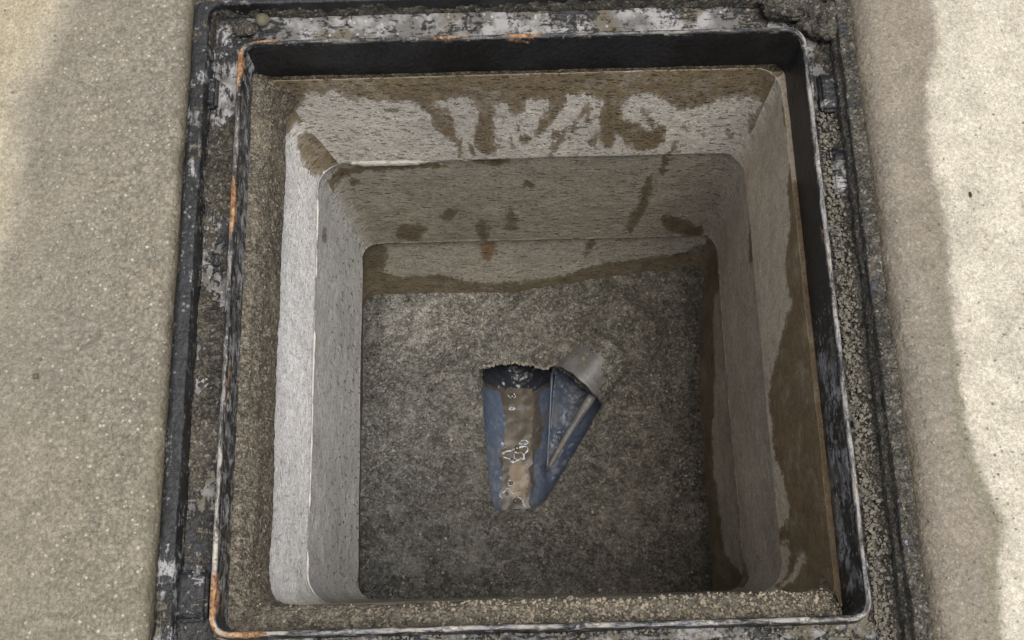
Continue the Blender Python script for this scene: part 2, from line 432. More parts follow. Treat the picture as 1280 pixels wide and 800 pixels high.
# ================================================================== PAVEMENT
def build_pavement():
    px0, px1, py0, py1 = LX0-.0625, LX1+.0585, LY0-.0615, LY1+.0675
    def axis(lo, hi, a, b):
        fine = np.arange(lo, hi+1e-6, .0052)
        # snap two lines on the opening
        fine[np.argmin(abs(fine-a))] = a; fine[np.argmin(abs(fine-b))] = b
        outer = [.02, .05, .1, .2, .4, .8, 1.6, 3.5, 8, 20, 60, 150]
        return np.concatenate([lo-np.array(outer[::-1]), fine, hi+np.array(outer)])
    X = axis(-.62, .70, px0, px1); Y = axis(-.12, .98, py0, py1)
    gx, gy = np.meshgrid(X, Y); nx, ny = len(X), len(Y)
    P = np.column_stack([gx.ravel(), gy.ravel(), np.zeros(nx*ny)])
    dx = np.maximum(px0-P[:, 0], P[:, 0]-px1); dy = np.maximum(py0-P[:, 1], P[:, 1]-py1)
    edge = np.where((dx > 0) & (dy > 0), np.hypot(np.maximum(dx, 0), np.maximum(dy, 0)), np.maximum(dx, dy))
    near = np.exp(-np.clip(edge, 0, 9)*14)
    z = .010+.0035*fbm(P, 4, 3, 3)*np.exp(-np.clip(edge-.4, 0, 9)) + .0012*fbm(P, 30, 3, 5)
    right = (P[:, 0] > px1-.001)
    # rounded shoulder dropping toward the frame, wider on the right
    w = np.where(right, .030, .007)
    sh = np.clip(1-edge/w, 0, 1)**2
    z = z-np.where(right, .020, .006)*sh + .0008*near*fbm(P, 90, 3, 9)
    P[:, 2] = z
    # ragged edge of the opening
    onb = (abs(edge) < 1e-6)
    rag = .0018*fbm(P, 60, 3, 21)+.0022*fbm(P, 12, 2, 22)
    cx, cy = (px0+px1)/2, (py0+py1)/2
    mx = onb & ((abs(P[:, 0]-px0) < 1e-6) | (abs(P[:, 0]-px1) < 1e-6))
    my = onb & ((abs(P[:, 1]-py0) < 1e-6) | (abs(P[:, 1]-py1) < 1e-6))
    P[mx, 0] += rag[mx]; P[my, 1] += rag[my]
    idx = np.arange(nx*ny).reshape(ny, nx)
    F = np.stack([idx[:-1, :-1], idx[:-1, 1:], idx[1:, 1:], idx[1:, :-1]], -1).reshape(-1, 4)
    cx_ = (gx[:-1, :-1]+gx[:-1, 1:]).ravel()/2; cy_ = (gy[:-1, :-1]+gy[1:, :-1]).ravel()/2
    keep = ~((cx_ > px0) & (cx_ < px1) & (cy_ > py0) & (cy_ < py1))
    F = F[keep]
    # drop a vertical skirt at the opening
    used = np.where(onb & (P[:, 0] > px0-.01) & (P[:, 0] < px1+.01) & (P[:, 1] > py0-.01) & (P[:, 1] < py1+.01))[0]
    mp = {}; extra = []
    for i in used:
        mp[int(i)] = len(P)+len(extra); q = P[i].copy(); q[2] -= .09; extra.append(q)
    cnt = {}
    for f in F[(np.isin(F, used).sum(1) >= 2)]:
        for a, b in ((f[0], f[1]), (f[1], f[2]), (f[2], f[3]), (f[3], f[0])):
            if int(a) in mp and int(b) in mp:
                key = (min(a, b), max(a, b)); cnt.setdefault(key, []).append((int(a), int(b)))
    Fl = F.tolist()
    for k2, v in cnt.items():
        if len(v) == 1:
            a, b = v[0]; Fl.append([b, a, mp[a], mp[b]])
    # attributes
    P2 = P[:, :2]
    rb = [(1150, -60), (1165, 55), (1152, 110), (1158, 190), (1180, 300), (1190, 400), (1203, 500), (1212, 565), (1236, 625), (1250, 650), (1240, 700), (1248, 800), (1250, 900)]
    poly = [atz(a, b, .01)[:2] for a, b in rb]
    poly = [(poly[0][0], 300)]+poly+[(poly[-1][0], -300), (300, -300), (300, 300)]
    d_r = sdf(P2, poly)
    lb = [(112, -40), (108, 20), (85, 60), (78, 95), (48, 120), (45, 200), (50, 260), (20, 330), (-10, 420), (-60, 600)]
    lp = [atz(a, b, .01)[:2] for a, b in lb]
    lp = [(lp[0][0]+.02, 300)]+lp+[(lp[-1][0]-.1, -300), (-300, -300), (-300, 300)]
    d_l = sdf(P2, lp)
    isr = P[:, 0] > 0
    dry = np.clip(np.where(isr, d_r, d_l), -.2, .2)
    soft = np.where(isr, .009, .05)
    algae = np.where(isr, sstep(.55, .25, P[:, 1]), .0)
    tint = np.ones((len(P), 3))
    tint[isr] = (.98, .955, .93)
    # pale right slab
    fr_ = sstep(-.004, .02, d_r)[:, None]; tint = np.where(isr[:, None], tint*(1-fr_)+np.array([1.16, 1.15, 1.10])*fr_, tint)
    tl = ~isr
    tint[tl] = (1.0, 1.0, .97)
    yl = sstep(.45, .02, P[:, 1])[:, None]
    tint[tl] = (tint*(1-yl)+np.array([.97, .975, .88])*yl)[tl]
    # far-left old slab is browner than the right one
    fl_ = sstep(-.02, .07, d_l)[:, None]; tint = np.where(tl[:, None], tint*(1-fl_)+np.array([.80, .745, .62])*fl_, tint)
    tr = np.where(tl, sstep(.10, .25, edge)*.9, 0.15)
    grain = np.where(tl, .35+.65*sstep(.22, .02, edge), .32)
    grain = grain*np.where(dry > .01, .45, 1)
    ex = np.array(extra); n = len(extra); ii = np.array(list(mp.keys()))
    def cat(a): return np.concatenate([a, a[ii]])
    V = np.concatenate([P, ex])
    o = mesh_obj('pavement', V, Fl, M_pave, attrs=dict(dry=cat(dry), soft=cat(soft), algae=cat(algae), grain=cat(grain), trowel=cat(tr), edge=cat(np.clip(edge, 0, 5))),
                 tint=cat(tint))
    tag(o, kind='structure')
build_pavement()

# ================================================================== CAST IRON FRAME
frame = empty('manhole_frame', (.02, .39, 0), 'black iron manhole frame smeared with cement, rusty at its corners, set in the pavement', 'manhole frame')
def iron(name, prof, seed, dirt, lipz=None, disp=.0006, step=.004, parent=frame):
    V, F, UV, N = loft([E_(q[0], q[1], None, q[2] if len(q) > 2 else None) for q in prof], step, 230, 10)
    n = fbm(V, 40, 4, seed)
    V[:, :2] += N*(disp*n)[:, None]; V[:, 2] += disp*fbm(V, 60, 3, seed+3)
    X, Y, Z = V.T
    at = dict(dirt=dirt(V), lip=np.zeros(len(V)), rust=np.zeros(len(V)))
    if lipz is not None: at['lip'] = lipz(V)
    def spot(px, py, rx, ry, z=0):
        p = atz(px, py, z); return np.exp(-(((X-p[0])/rx)**2+((Y-p[1])/ry)**2))
    at['rust'] = np.where(Z > -.012, 1, .12)*np.clip(1.1*spot(298, 75, .006, .040)+1.1*spot(325, 49, .032, .005)+.9*spot(289, 255, .006, .05)+.5*spot(285, 480, .006, .05)
                         + .75*spot(266, 750, .005, .05)+.75*spot(300, 793, .035, .006)+.8*spot(1058, 752, .012, .012)
                         + .75*spot(560, 44, .04, .006)+.75*spot(655, 43, .03, .006)+.6*spot(1025, 290, .006, .03)+.6*spot(270, -2, .03, .01), 0, 1.4)
    return mesh_obj(name, V, F, M_iron, parent, UV, at)
def dirt_main(V):
    X, Y, Z = V.T
    d = np.full(len(V), .55)
    return d
def dirt_inner(V):
    X, Y, Z = V.T
    far = sstep(.70, .722, Y); rt = sstep(.335, .345, X); lf = sstep(-.300, -.306, X)
    d = .5*np.ones(len(V))
    d = d*(1-far)+(-.15)*far
    d = np.where((rt > .5), -.15+.95*sstep(.55, .25, Y)+.5*fbm(V, 14, 2, 3)*sstep(.55, .3, Y), d)
    d = np.where((lf > .5), .80, d)
    return d
lipf = lambda V: sstep(-.0035, -.0005, V[:, 2])*np.where(V[:, 1] > LY1-.004, .42, np.where(V[:, 0] < LX0+.004, .55+.35*sstep(.30, .18, V[:, 1]), .70))
iron('inner_skirt', [(-.0030, -.095), (-.0025, -.066), (-.001, -.012), (0, -.004)], 3, dirt_inner)
iron('raised_lip', [(-.0004, -.0055), (-.0002, -.0022), (.0010, -.0004), (.0028, 0), (.0048, -.0006), (.0060, -.003), (.0068, -.009), (.0075, -.020)], 5, dirt_main, lipf, .0009, .002)
iron('seating_ledge', [(.0072, -.021), (.012, -.0235), (.022, -.024), (.034, -.0235, .040), (.0395, -.0215, .0495)], 9,
     lambda V: .85+.5*fbm(V, 12, 3, 19), None, .0016)
iron('outer_flange', [(.0400, -.0225, .050), (.0408, -.012, .051), (.0416, .0030, .052), (.0428, .0045, .053), (.0560, .0046, .062), (.0597, .0012, .0655), (.0602, -.010, .066), (.0605, -.080, .0665)], 13,
     lambda V: np.where(V[:, 0] < -.3, .58+.5*fbm(V, 9, 2, 5), np.where(V[:, 1] > .74, .1, .50)), None, .0012)

# cross ribs and lugs standing in the seat
def lug(name, px, py, sx, sy, sz, ang=0, dirtv=.6):
    c = atz(px, py, -.02)
    bm = bmesh.new(); bmesh.ops.create_cube(bm, size=1)
    bmesh.ops.scale(bm, vec=(sx, sy, sz), verts=bm.verts)
    bmesh.ops.bevel(bm, geom=bm.edges[:], offset=min(sx, sy, sz)*.28, segments=3, affect='EDGES')
    bmesh.ops.subdivide_edges(bm, edges=[e for e in bm.edges if e.calc_length() > .006], cuts=4, use_grid_fill=True)
    V = np.array([v.co[:] for v in bm.verts]); F = [[v.index for v in f.verts] for f in bm.faces]; bm.free()
    ca, sa = math.cos(ang), math.sin(ang)
    V = np.column_stack([V[:, 0]*ca-V[:, 1]*sa+c[0], V[:, 0]*sa+V[:, 1]*ca+c[1], V[:, 2]-.0215+sz*.28])
    V = V+.0012*np.column_stack([fbm(V, 70, 3, s) for s in (1, 2, 3)])
    return mesh_obj(name, V, F, M_iron, frame, V[:, :2], dict(dirt=np.full(len(V), dirtv), lip=np.zeros(len(V)), rust=np.zeros(len(V))))
lug('seat_lug', 240, 745, .036, .052, .013)
lug('seat_lug', 1037, 118, .026, .050, .012)
lug('seat_lug', 262, 118, .022, .040, .012)
lug('seat_lug', 1052, 215, .024, .060, .010, 0, .8)
# worn raised marks (too clogged with mortar to read) on the left seat
def marks():
    Vs = []; Fs = []
    y = atz(258, 300, -.02)[1]; ye = atz(240, 500, -.02)[1]; n = 15
    for i in range(n):
        yy = y+(ye-y)*i/(n-1)+rng.uniform(-.001, .001); xx = -.3300+rng.uniform(-.0015, .0015)
        a0 = rng.uniform(0, 6.28); sw = rng.uniform(2.0, 4.6); R = rng.uniform(.0032, .0046)
        K = 12
        for j in range(K+1):
            a = a0+sw*j/K
            c = np.array([xx+R*math.cos(a)*1.25, yy+R*.85*math.sin(a), -.0212])
            t = np.array([-math.sin(a), math.cos(a), 0]); q = np.array([math.cos(a), math.sin(a), 0])
            for m in range(6):
                b = 2*math.pi*m/6; Vs.append(c+.0012*(q*math.cos(b)+np.array([0, 0, 1.2])*math.sin(b)))
        base = len(Vs)-6*(K+1)
        for j in range(K):
            for m in range(6):
                Fs.append([base+j*6+m, base+j*6+(m+1) % 6, base+(j+1)*6+(m+1) % 6, base+(j+1)*6+m])
    V = np.array(Vs)
    mesh_obj('raised_marks', V, Fs, M_iron, frame, V[:, :2], dict(dirt=np.full(len(V), .35), lip=np.zeros(len(V)), rust=np.zeros(len(V))))
marks()

# ================================================================== MORTAR LEFT IN THE SEAT OF THE FRAME
def seat_debris():
    NSs = 330
    V, F, UV, N = loft([E_(d, z) for d, z in ((.0085, -.030), (.0085, -.0225), (.024, -.0225), (.042, -.0225), (.0435, -.030))], .0022, NSs, 12)
    X, Y, Z = V.T
    w = np.zeros(len(V))
    n = fbm(V, 38, 5, 41, .62); nb = fbm(V, 9, 2, 44); nf = fbm(V, 210, 3, 47)
    left = X < LX0-.006; right = X > LX1+.006; far = Y > LY1+.006; nearm = Y < LY0-.006
    side = np.zeros(len(V))
    side = np.where(right, .35+.75*sstep(.62, .35, Y), side)
    side = np.where(left, .95*sstep(.15, .25, Y)*sstep(.68, .60, Y), side)
    side = np.where(far, -.55+1.2*sstep(.22, .32, X), side)
    side = np.where(nearm, .45, side)
    side = np.where(right & far, 1.3, side)
    d = np.maximum.reduce([LX0-X, X-LX1, LY0-Y, Y-LY1])
    h = -.0035+.0050*side+.0075*n+.003*nb+.0016*nf
    h = h+.010*sstep(.022, .040, d)*np.where(right, 1.0, .2)*np.where(far & (X < .25), 0, 1)
    top = Z > -.0226
    V[:, 2] = np.where(top, -.0245+h, Z)
    o = mesh_obj('mortar_debris', V, F, M_debris)
    tag(o, 'crumbly grey mortar clogging the seat of the iron frame in patches', 'mortar', kind='stuff')
seat_debris()
def flange_cover():
    V, F, UV, N = loft([(LX0-q[0], LX1+q[0], LY0-q[0], LY1+q[2], .016, q[1]) for q in ((.0385, -.020, .048), (.0425, .001, .053), (.0585, .002, .064), (.0615, -.012, .067))], .0024, 330, 12)
    X, Y, Z = V.T
    n = fbm(V, 30, 5, 61, .62); nf = fbm(V, 200, 3, 63)
    amt = np.where(X > LX1, 1.5+.6*sstep(.5, .1, Y), np.where(Y > .73, .2+1.2*sstep(.20, .33, X), np.where(Y < .04, .5, -.75)))
    h = -.0010+.0042*amt+.0075*n+.0014*nf
    V[:, 2] += np.clip(h, -.006, .012)*np.where(Z > -.015, 1, .0)-.0002
    V[:, :2] += N*(-.5*np.clip(h, -.004, .01))[:, None]*np.where(Z < -.003, 1, 0)[:, None]
    o = mesh_obj('mortar_debris', V, F, M_debris)
    tag(o, 'dark grey mortar smeared over the outer flange of the frame on its right side', 'mortar', kind='stuff')
flange_cover()

# lumps of mortar at the far right corner, between frame and pavement
def lump(name, px, py, z, rad, flat, mat, label, seed, cat='mortar lump', sub=4, rough=.35, ax=(1, 1)):
    c = atz(px, py, z)
    bm = bmesh.new(); bmesh.ops.create_icosphere(bm, subdivisions=sub, radius=1)
    V = np.array([v.co[:] for v in bm.verts]); F = [[v.index for v in f.verts] for f in bm.faces]; bm.free()
    V = V*(1+rough*fbm(V+seed*3.1, 1.3, 4, seed)+rough*.35*fbm(V+seed, 6, 3, seed+2))[:, None]
    V = V*np.array([rad*ax[0], rad*ax[1], rad*flat])
    o = mesh_obj(name, V, F, mat); o.location = c
    tag(o, label, cat)
    return o
lump('mortar_lump', 1032, 28, -.012, .034, .62, M_debris, 'grey mortar lump smeared over the far right corner of the iron frame', 3, rough=.55, ax=(1.0, .9))
lump('mortar_lump', 985, 8, -.010, .022, .6, M_debris, 'smaller brown mortar lump on the far seat, left of the corner lump', 8, rough=.5, ax=(1.6, .8))
lump('mortar_lump', 1108, 425, -.012, .020, .45, M_debris, 'long ridge of dark mortar between right seat and pavement, near mid height', 12, rough=.5, ax=(.45, 3.6))
lump('mortar_lump', 1085, 300, -.014, .018, .5, M_debris, 'long ridge of mortar beside the right seat, nearer the far corner', 15, rough=.5, ax=(.5, 3.0))
lump('pebble', 328, 25, -.014, .0085, .9, M_pebble, 'olive grey pebble lodged on the far seat by the rusty corner', 5, 'pebble', 3, .12)
lump('mortar_lump', 306, 37, -.016, .010, .6, M_debris, 'small mortar lump beside the olive pebble on the far seat', 21, rough=.4, ax=(1.4, .9))
lump('crumb', 1213, 243, .0112, .0020, .5, M_leaf, 'tiny black speck lying on the pale right pavement', 31, 'crumb', 2, .3, ax=(.8, 1.8))
lump('pebble', 44, 470, .0115, .0034, .5, M_pebble, 'small dark pebble pressed into the damp left pavement', 33, 'pebble', 2, .3)

# ================================================================== CONCRETE CHAMBER
chamber = empty('concrete_chamber', (.03, .39, -.6), 'square precast concrete chamber of stacked sections, streaked with brown wet stains', 'inspection chamber')
# key contours: x0,x1,y0,y1,r,z
T0 = (-.316, .3375, .066, .716, .030, -.066)
F0 = (-.2600, .3230, .100, .6890, .036, -.244)
G0 = (-.2320, .3225, .120, .6660, .024, -.492)

FAR1 = ((0, T0[3], T0[5]), (0, (T0[5]-F0[5]), -(T0[3]-F0[3])))       # point, normal of the far face of the top section
def plane_far(a, b):   # contours a (upper) b (lower)
    return (0, a[3], a[5]), (0, a[5]-b[5], -(a[3]-b[3]))
def plane_left(a, b):
    return (a[0], 0, a[5]), (a[5]-b[5], 0, (b[0]-a[0]))
def plane_right(a, b):
    return (a[1], 0, a[5]), (a[5]-b[5], 0, (b[1]-a[1]))
def pf(px, py, pl): q = onpl(px, py, *pl); return (q[0], q[2])
def ps(px, py, pl): q = onpl(px, py, *pl); return (q[1], q[2])

def walls(V, N, pl_far=None, farpolys=(), pl_left=None, leftpolys=(), pl_right=None, rightpolys=(), rightcut=()):
    w = np.full(len(V), -.05)
    if pl_far:
        m = N[:, 1] > .6
        for pg in farpolys:
            s = sdf(V[m][:, [0, 2]], chaikin([pf(a, b, pl_far) for a, b in pg])); w[m] = np.maximum(w[m], s)
    if pl_left:
        m = (N[:, 0] < -.2)
        for pg in leftpolys:
            s = sdf(V[m][:, [1, 2]], chaikin([ps(a, b, pl_left) for a, b in pg])); w[m] = np.maximum(w[m], s)
    if pl_right:
        m = (N[:, 0] > .6)
        for pg in rightpolys:
            s = sdf(V[m][:, [1, 2]], chaikin([ps(a, b, pl_right) for a, b in pg])); w[m] = np.maximum(w[m], s)
        for pg in rightcut:
            s = sdf(V[m][:, [1, 2]], chaikin([ps(a, b, pl_right) for a, b in pg])); w[m] = np.minimum(w[m], -s)
    return w

FARX = []
band = [(330, 70), (330, 140), (354, 147), (384, 130), (386, 116), (396, 113), (403, 121), (408, 113), (431, 118), (445, 130), (455, 121), (468, 128), (506, 125), (522, 135), (539, 145),
        (543, 165), (570, 175), (570, 196), (578, 196), (580, 175), (570, 159), (553, 138), (546, 127), (583, 118), (590, 135), (600, 142), (590, 165),
        (592, 189), (610, 196), (627, 186), (617, 175), (620, 142), (620, 132), (634, 127), (637, 145), (657, 142), (657, 125), (684, 125), (691, 135),
        (668, 159), (661, 169), (674, 172), (695, 145), (711, 125), (701, 118), (734, 118), (754, 125), (747, 148), (751, 189), (764, 192), (771, 164),
        (790, 188), (825, 189), (835, 159), (825, 154), (812, 164), (801, 155), (778, 148), (781, 128), (801, 115), (828, 121), (845, 138), (862, 140),
        (889, 127), (936, 118), (950, 128), (936, 138), (933, 149), (950, 160), (972, 152), (990, 120), (990, 70)]
for cx_, cy_, h_, w_, sl_ in ((562, 150, 30, 5, .3), (648, 160, 20, 4, -.4), (640, 178, 16, 5, .2), (678, 150, 34, 3, -.5), (722, 152, 44, 4, -.55), (735, 140, 22, 5, .1), (760, 176, 16, 9, 0), (795, 178, 14, 12, .2), (770, 134, 40, 6, -.1),
                           (812, 150, 30, 5, .5), (489, 139, 5, 8, 0), (655, 174, 10, 10, 0), (608, 168, 40, 12, .1), (700, 172, 14, 8, .4), (590, 187, 14, 6, 0), (858, 160, 10, 4, .5), (912, 165, 12, 3, .2)):
    FARX.append([(cx_-w_-sl_*h_/2, cy_-h_/2), (cx_+w_-sl_*h_/2, cy_-h_/2), (cx_+w_*.8+sl_*h_/2, cy_+h_/2), (cx_-w_*.8+sl_*h_/2, cy_+h_/2)])
farp = FARX+[band, [(682, 198), (690, 180), (708, 158), (713, 161), (702, 180), (690, 198)], [(705, 188), (712, 178), (716, 180), (708, 190)],
        [(830, 192), (845, 180), (846, 188), (838, 194)], [(733, 180), (745, 160), (750, 168), (740, 186)]]
leftp = [[(250, 40), (352, 100), (356, 145), (352, 180), (346, 250), (342, 330), (345, 400), (335, 450), (343, 470), (330, 500), (329, 600), (321, 650), (321, 715), (330, 735), (250, 830)],
         [(360, 160), (383, 156), (392, 190), (406, 214), (391, 226), (370, 190)]]
rightp = [[(1000, 60), (975, 120), (988, 200), (983, 243), (988, 281), (980, 321), (983, 365), (992, 378), (978, 409), (975, 432), (965, 466), (960, 500), (966, 530), (966, 564), (978, 597),
           (988, 638), (985, 651), (948, 692), (931, 678), (915, 760), (1100, 800), (1100, 60)]]
rightc = [[(929, 765), (929, 704), (982, 674), (989, 692), (975, 765)], [(1000, 690), (1008, 695), (990, 735), (985, 735)]]

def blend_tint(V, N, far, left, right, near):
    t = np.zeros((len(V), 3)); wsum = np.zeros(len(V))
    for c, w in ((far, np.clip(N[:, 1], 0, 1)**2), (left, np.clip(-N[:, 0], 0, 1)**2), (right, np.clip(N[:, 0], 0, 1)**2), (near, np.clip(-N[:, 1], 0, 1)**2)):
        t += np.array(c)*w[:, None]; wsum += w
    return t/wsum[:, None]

def section(name, keys, seed, tints, wetf, pitf, speckf, beadf=None, rustf=None, macro=.0012, step=.0028):
    V, F, UV, N = loft(keys, step, 215, 12)
    V0 = V.copy()
    at = dict(wet=np.clip(wetf(V0, N)+(.003 if name == 'middle_section' else 0), -.05, .05), pit=pitf(V0, N), speck=speckf(V0, N),
              bead=beadf(V0, N) if beadf else np.zeros(len(V)), rust=rustf(V0, N) if rustf else np.full(len(V), -.05))
    V[:, :2] += N*(macro*fbm(V0, 12, 3, seed)+.0004*fbm(V0, 90, 3, seed+5))[:, None]
    V[:, 2] += .0008*fbm(V0, 20, 3, seed+9)
    # inside faces: reverse winding
    return mesh_obj(name, V, F[:, ::-1], M_wall, chamber, UV, at, blend_tint(V0, N, *tints))

# top section, flares outward to the frame
P1 = (T0, F0)
section('top_section', [(-.345, .370, .040, .746, .03, -.079), (-.318, .3395, .064, .718, .03, -.079), T0, F0, (-.2595, .3225, .1005, .6885, .036, -.2480), (-.2625, .3255, .0975, .6915, .038, -.2515)], 51,
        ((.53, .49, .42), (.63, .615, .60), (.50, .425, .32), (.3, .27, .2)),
        lambda V, N: walls(V, N, plane_far(*P1), farp, plane_left(*P1), leftp, plane_right(*P1), rightp, rightc),
        lambda V, N: np.clip(N[:, 1], 0, 1)*.9+.12*np.clip(-N[:, 0], 0, 1),
        lambda V, N: .25*np.clip(-N[:, 0], 0, 1)+.15*np.clip(N[:, 0], 0, 1))
# pale mortar bead at the joint
def bead():
    a = -.2505
    keys = []
    V, F, UV, N = loft([(-.2605, .3235, .0995, .6895, .037, a+.0035), (-.2580, .3215, .1015, .6870, .036, a+.0014), (-.2580, .3215, .1015, .6870, .036, a-.0012), (-.2610, .3240, .0990, .6900, .038, a-.0042)], .0012, 215, 12)
    V0 = V.copy()
    on = np.clip(-N[:, 0], 0, 1)+np.where(N[:, 1] > .3, sstep(-.04, -.09, V[:, 0]), 0)
    br = sstep(-.25, .1, fbm(V0, 26, 4, 77))
    V[:, :2] += N*(.0012*fbm(V0, 70, 3, 71)+.0030*(1-np.clip(on, 0, 1))+.0016*(1-br))[:, None]
    V[:, 2] += .0022*fbm(np.column_stack([V0[:, 0], V0[:, 1], V0[:, 2]*0]), 14, 3, 73)+.0011*fbm(V0, 60, 3, 75)
    fp = np.where(N[:, 1] > .05, sstep(.02, -.10, V0[:, 0]), 0)*br
    V[:, 2] = V[:, 2]+(V0[:, 2]-a)*1.3*fp; V[:, :2] -= N*(.0018*fp)[:, None]
    t = blend_tint(V0, N, (.34, .31, .25), (.60, .58, .56), (.17, .14, .10), (.3, .27, .2))
    mesh_obj('mortar_joint', V, F[:, ::-1], M_wall, chamber, UV,
             dict(wet=np.full(len(V), -.05), pit=np.zeros(len(V)), speck=np.zeros(len(V)), bead=np.clip(on, 0, 1)*.9*br, rust=np.full(len(V), -.05)), t)
bead()

P2 = ((-.2620, .3250, .098, .691, .037, -.252), G0)
far2 = [[(495, 300), (497, 283), (520, 280), (535, 285), (525, 300)], [(553, 277), (557, 263), (568, 262), (566, 274)], [(635, 290), (633, 262), (642, 258), (644, 285)],
        [(600, 300), (596, 288), (603, 276), (610, 280), (608, 300)], [(783, 288), (800, 250), (810, 218), (816, 220), (808, 255), (790, 290)], [(826, 215), (832, 192), (838, 194), (830, 218)],
        [(600, 205), (590, 196), (640, 197), (630, 206)], [(395, 232), (400, 224), (425, 208), (560, 204), (556, 208), (430, 214), (405, 240)], [(825, 275), (835, 268), (880, 285), (880, 298), (840, 290)],  # long strip below the joint paints the ledge shadow into this mask
        [(660, 232), (655, 226), (668, 228), (667, 236)], [(440, 233), (436, 225), (450, 224), (452, 230)]]
left2 = [[(402, 300), (404, 285), (409, 288), (408, 302)], [(386, 300), (390, 290), (394, 300), (391, 318)]]
right2 = [[(895, 340), (893, 300), (897, 320), (904, 440), (913, 520), (932, 745), (925, 745), (908, 520), (898, 440)], [(936, 330), (939, 250), (943, 252), (942, 335)],
          [(885, 705), (905, 690), (935, 700), (940, 760), (880, 760)]]
section('middle_section', [(-.2635, .3265, .0965, .6925, .038, -.2508), P2[0], G0, (-.2310, .3215, .121, .6650, .024, -.4955), (-.2350, .3240, .117, .6690, .026, -.4990)], 61,
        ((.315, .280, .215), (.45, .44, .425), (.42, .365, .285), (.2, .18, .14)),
        lambda V, N: walls(V, N, plane_far(*P2), far2, plane_left(*P2), left2, plane_right(*P2), right2),
        lambda V, N: np.clip(N[:, 1], 0, 1)*1.0+.12*np.clip(-N[:, 0], 0, 1)+.3*np.clip(N[:, 0], 0, 1),
        lambda V, N: (.35+.65*sstep(-.30, -.42, V[:, 2]))*np.clip(-N[:, 0], 0, 1)+.25*np.clip(N[:, 0], 0, 1), macro=.0016)

P3 = ((-.238, .326, .115, .672, .026, -.505), (-.250, .300, .110, .628, .03, -.665))
far3 = [[(430, 300), (485, 300), (482, 330), (480, 346), (520, 347), (550, 343), (575, 350), (610, 354), (640, 352), (700, 347), (740, 332), (780, 326), (850, 319), (872, 305), (910, 296), (910, 420), (430, 420)],
        [(728, 322), (735, 300), (748, 298), (742, 312), (733, 325)]]
right3 = [[(860, 280), (908, 280), (905, 360), (893, 365), (889, 400), (892, 500), (887, 560), (900, 660), (905, 700), (935, 720), (935, 800), (850, 800)]]
section('bottom_section', [(-.2360, .3250, .116, .6700, .026, -.4985), P3[0], (-.247, .318, .112, .655, .028, -.575), P3[1], (-.25, .297, .11, .61, .03, -.76)], 67,
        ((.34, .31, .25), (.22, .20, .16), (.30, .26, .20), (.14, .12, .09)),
        lambda V, N: np.maximum(walls(V, N, plane_far(*P3), far3, None, (), plane_right(*P3), right3), np.where(N[:, 0] < -.3, .03, -.05)),
        lambda V, N: np.clip(N[:, 1], 0, 1)*.8,
        lambda V, N: np.zeros(len(V)),
        None, lambda V, N: np.where(N[:, 1] > .6, sdf(V[:, [0, 2]], [pf(a, b, plane_far(*P3)) for a, b in ((597, 302), (619, 302), (620, 318), (612, 330), (602, 322))]), -.05), macro=.0022)

# ------------------------------------------------------------------ bedding mortar collar between frame and chamber
def collar():
    ns, nc = 300, 16
    P, Nn = rr(*E_(-.001, 0, .016)[:5], ns=ns, nc=nc)
    n = len(P)
    side = np.zeros((n, 4))  # far,left,right,near
    side[:, 0] = np.clip(Nn[:, 1], 0, 1)**2; side[:, 1] = np.clip(-Nn[:, 0], 0, 1)**2; side[:, 2] = np.clip(Nn[:, 0], 0, 1)**2; side[:, 3] = np.clip(-Nn[:, 1], 0, 1)**2
    def mixv(f, l, r, ne): return side@np.array([f, l, r, ne])
    # rows: inward distance (far, left, right, near), height per side, corner radius
    rows = [((-.010, -.002, -.006, -.004), mixv(-.078, -.048, -.085, -.038), .016),
            ((.002, .002, .004, .001), mixv(-.072, -.048, -.083, -.040), .018),
            ((.006, .012, .006, .011), mixv(-.076, -.052, -.088, -.040), .022),
            ((.009, .021, .008, .021), mixv(-.086, -.066, -.096, -.042), .028),
            ((.010, .0250, .010, .0265), mixv(-.096, -.090, -.106, -.048), .034),
            ((.010, .0300, .011, .030), mixv(-.104, -.118, -.115, -.064), .038),
            ((.002, .022, .004, .026), mixv(-.116, -.130, -.125, -.095), .036)]
    pts = []; vs = []
    per = np.concatenate([[0], np.cumsum(np.linalg.norm(np.diff(P, axis=0), axis=1))])
    K = 9
    for i in range(len(rows)-1):
        for j in range(K if i < len(rows)-2 else K+1):
            t = j/K
            d = [a*(1-t)+b*t for a, b in zip(rows[i][0], rows[i+1][0])]; z = rows[i][1]*(1-t)+rows[i+1][1]*t
            r_ = rows[i][2]*(1-t)+rows[i+1][2]*t
            Q, _ = rr(LX0+d[1], LX1-d[2], LY0+d[3], LY1-d[0], r_, ns=ns, nc=nc)
            pts.append(np.column_stack([Q, z])); vs.append(i+t)
    m = len(pts); V = np.concatenate(pts); N3 = np.tile(Nn, (m, 1)); s = np.tile(side, (m, 1)); vv = np.repeat(vs, n)
    amp = s@np.array([.25, .8, .35, 1.0])
    fade = sstep(0, 1.2, vv)
    q = fbm(V, 24, 4, 91)*.0040+fbm(V, 120, 3, 95)*.0022
    V[:, 2] += q*amp*fade
    V[:, :2] -= N3*((fbm(V, 10, 3, 97)*.0035+fbm(V, 45, 3, 99)*.0025+fbm(V, 160, 3, 93)*.0016)*amp*fade)[:, None]
    idx = np.arange(n*m).reshape(m, n); a = idx[:-1]; b = idx[1:]
    F = np.stack([a, np.roll(a, -1, 1), np.roll(b, -1, 1), b], -1).reshape(-1, 4)
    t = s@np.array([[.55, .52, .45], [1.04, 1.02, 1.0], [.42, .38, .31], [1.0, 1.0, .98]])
    return mesh_obj('bedding_mortar', V, F[:, ::-1], M_collar, chamber, None, None, t), V, s, vv
col_o, cV, cs, cvv = collar()

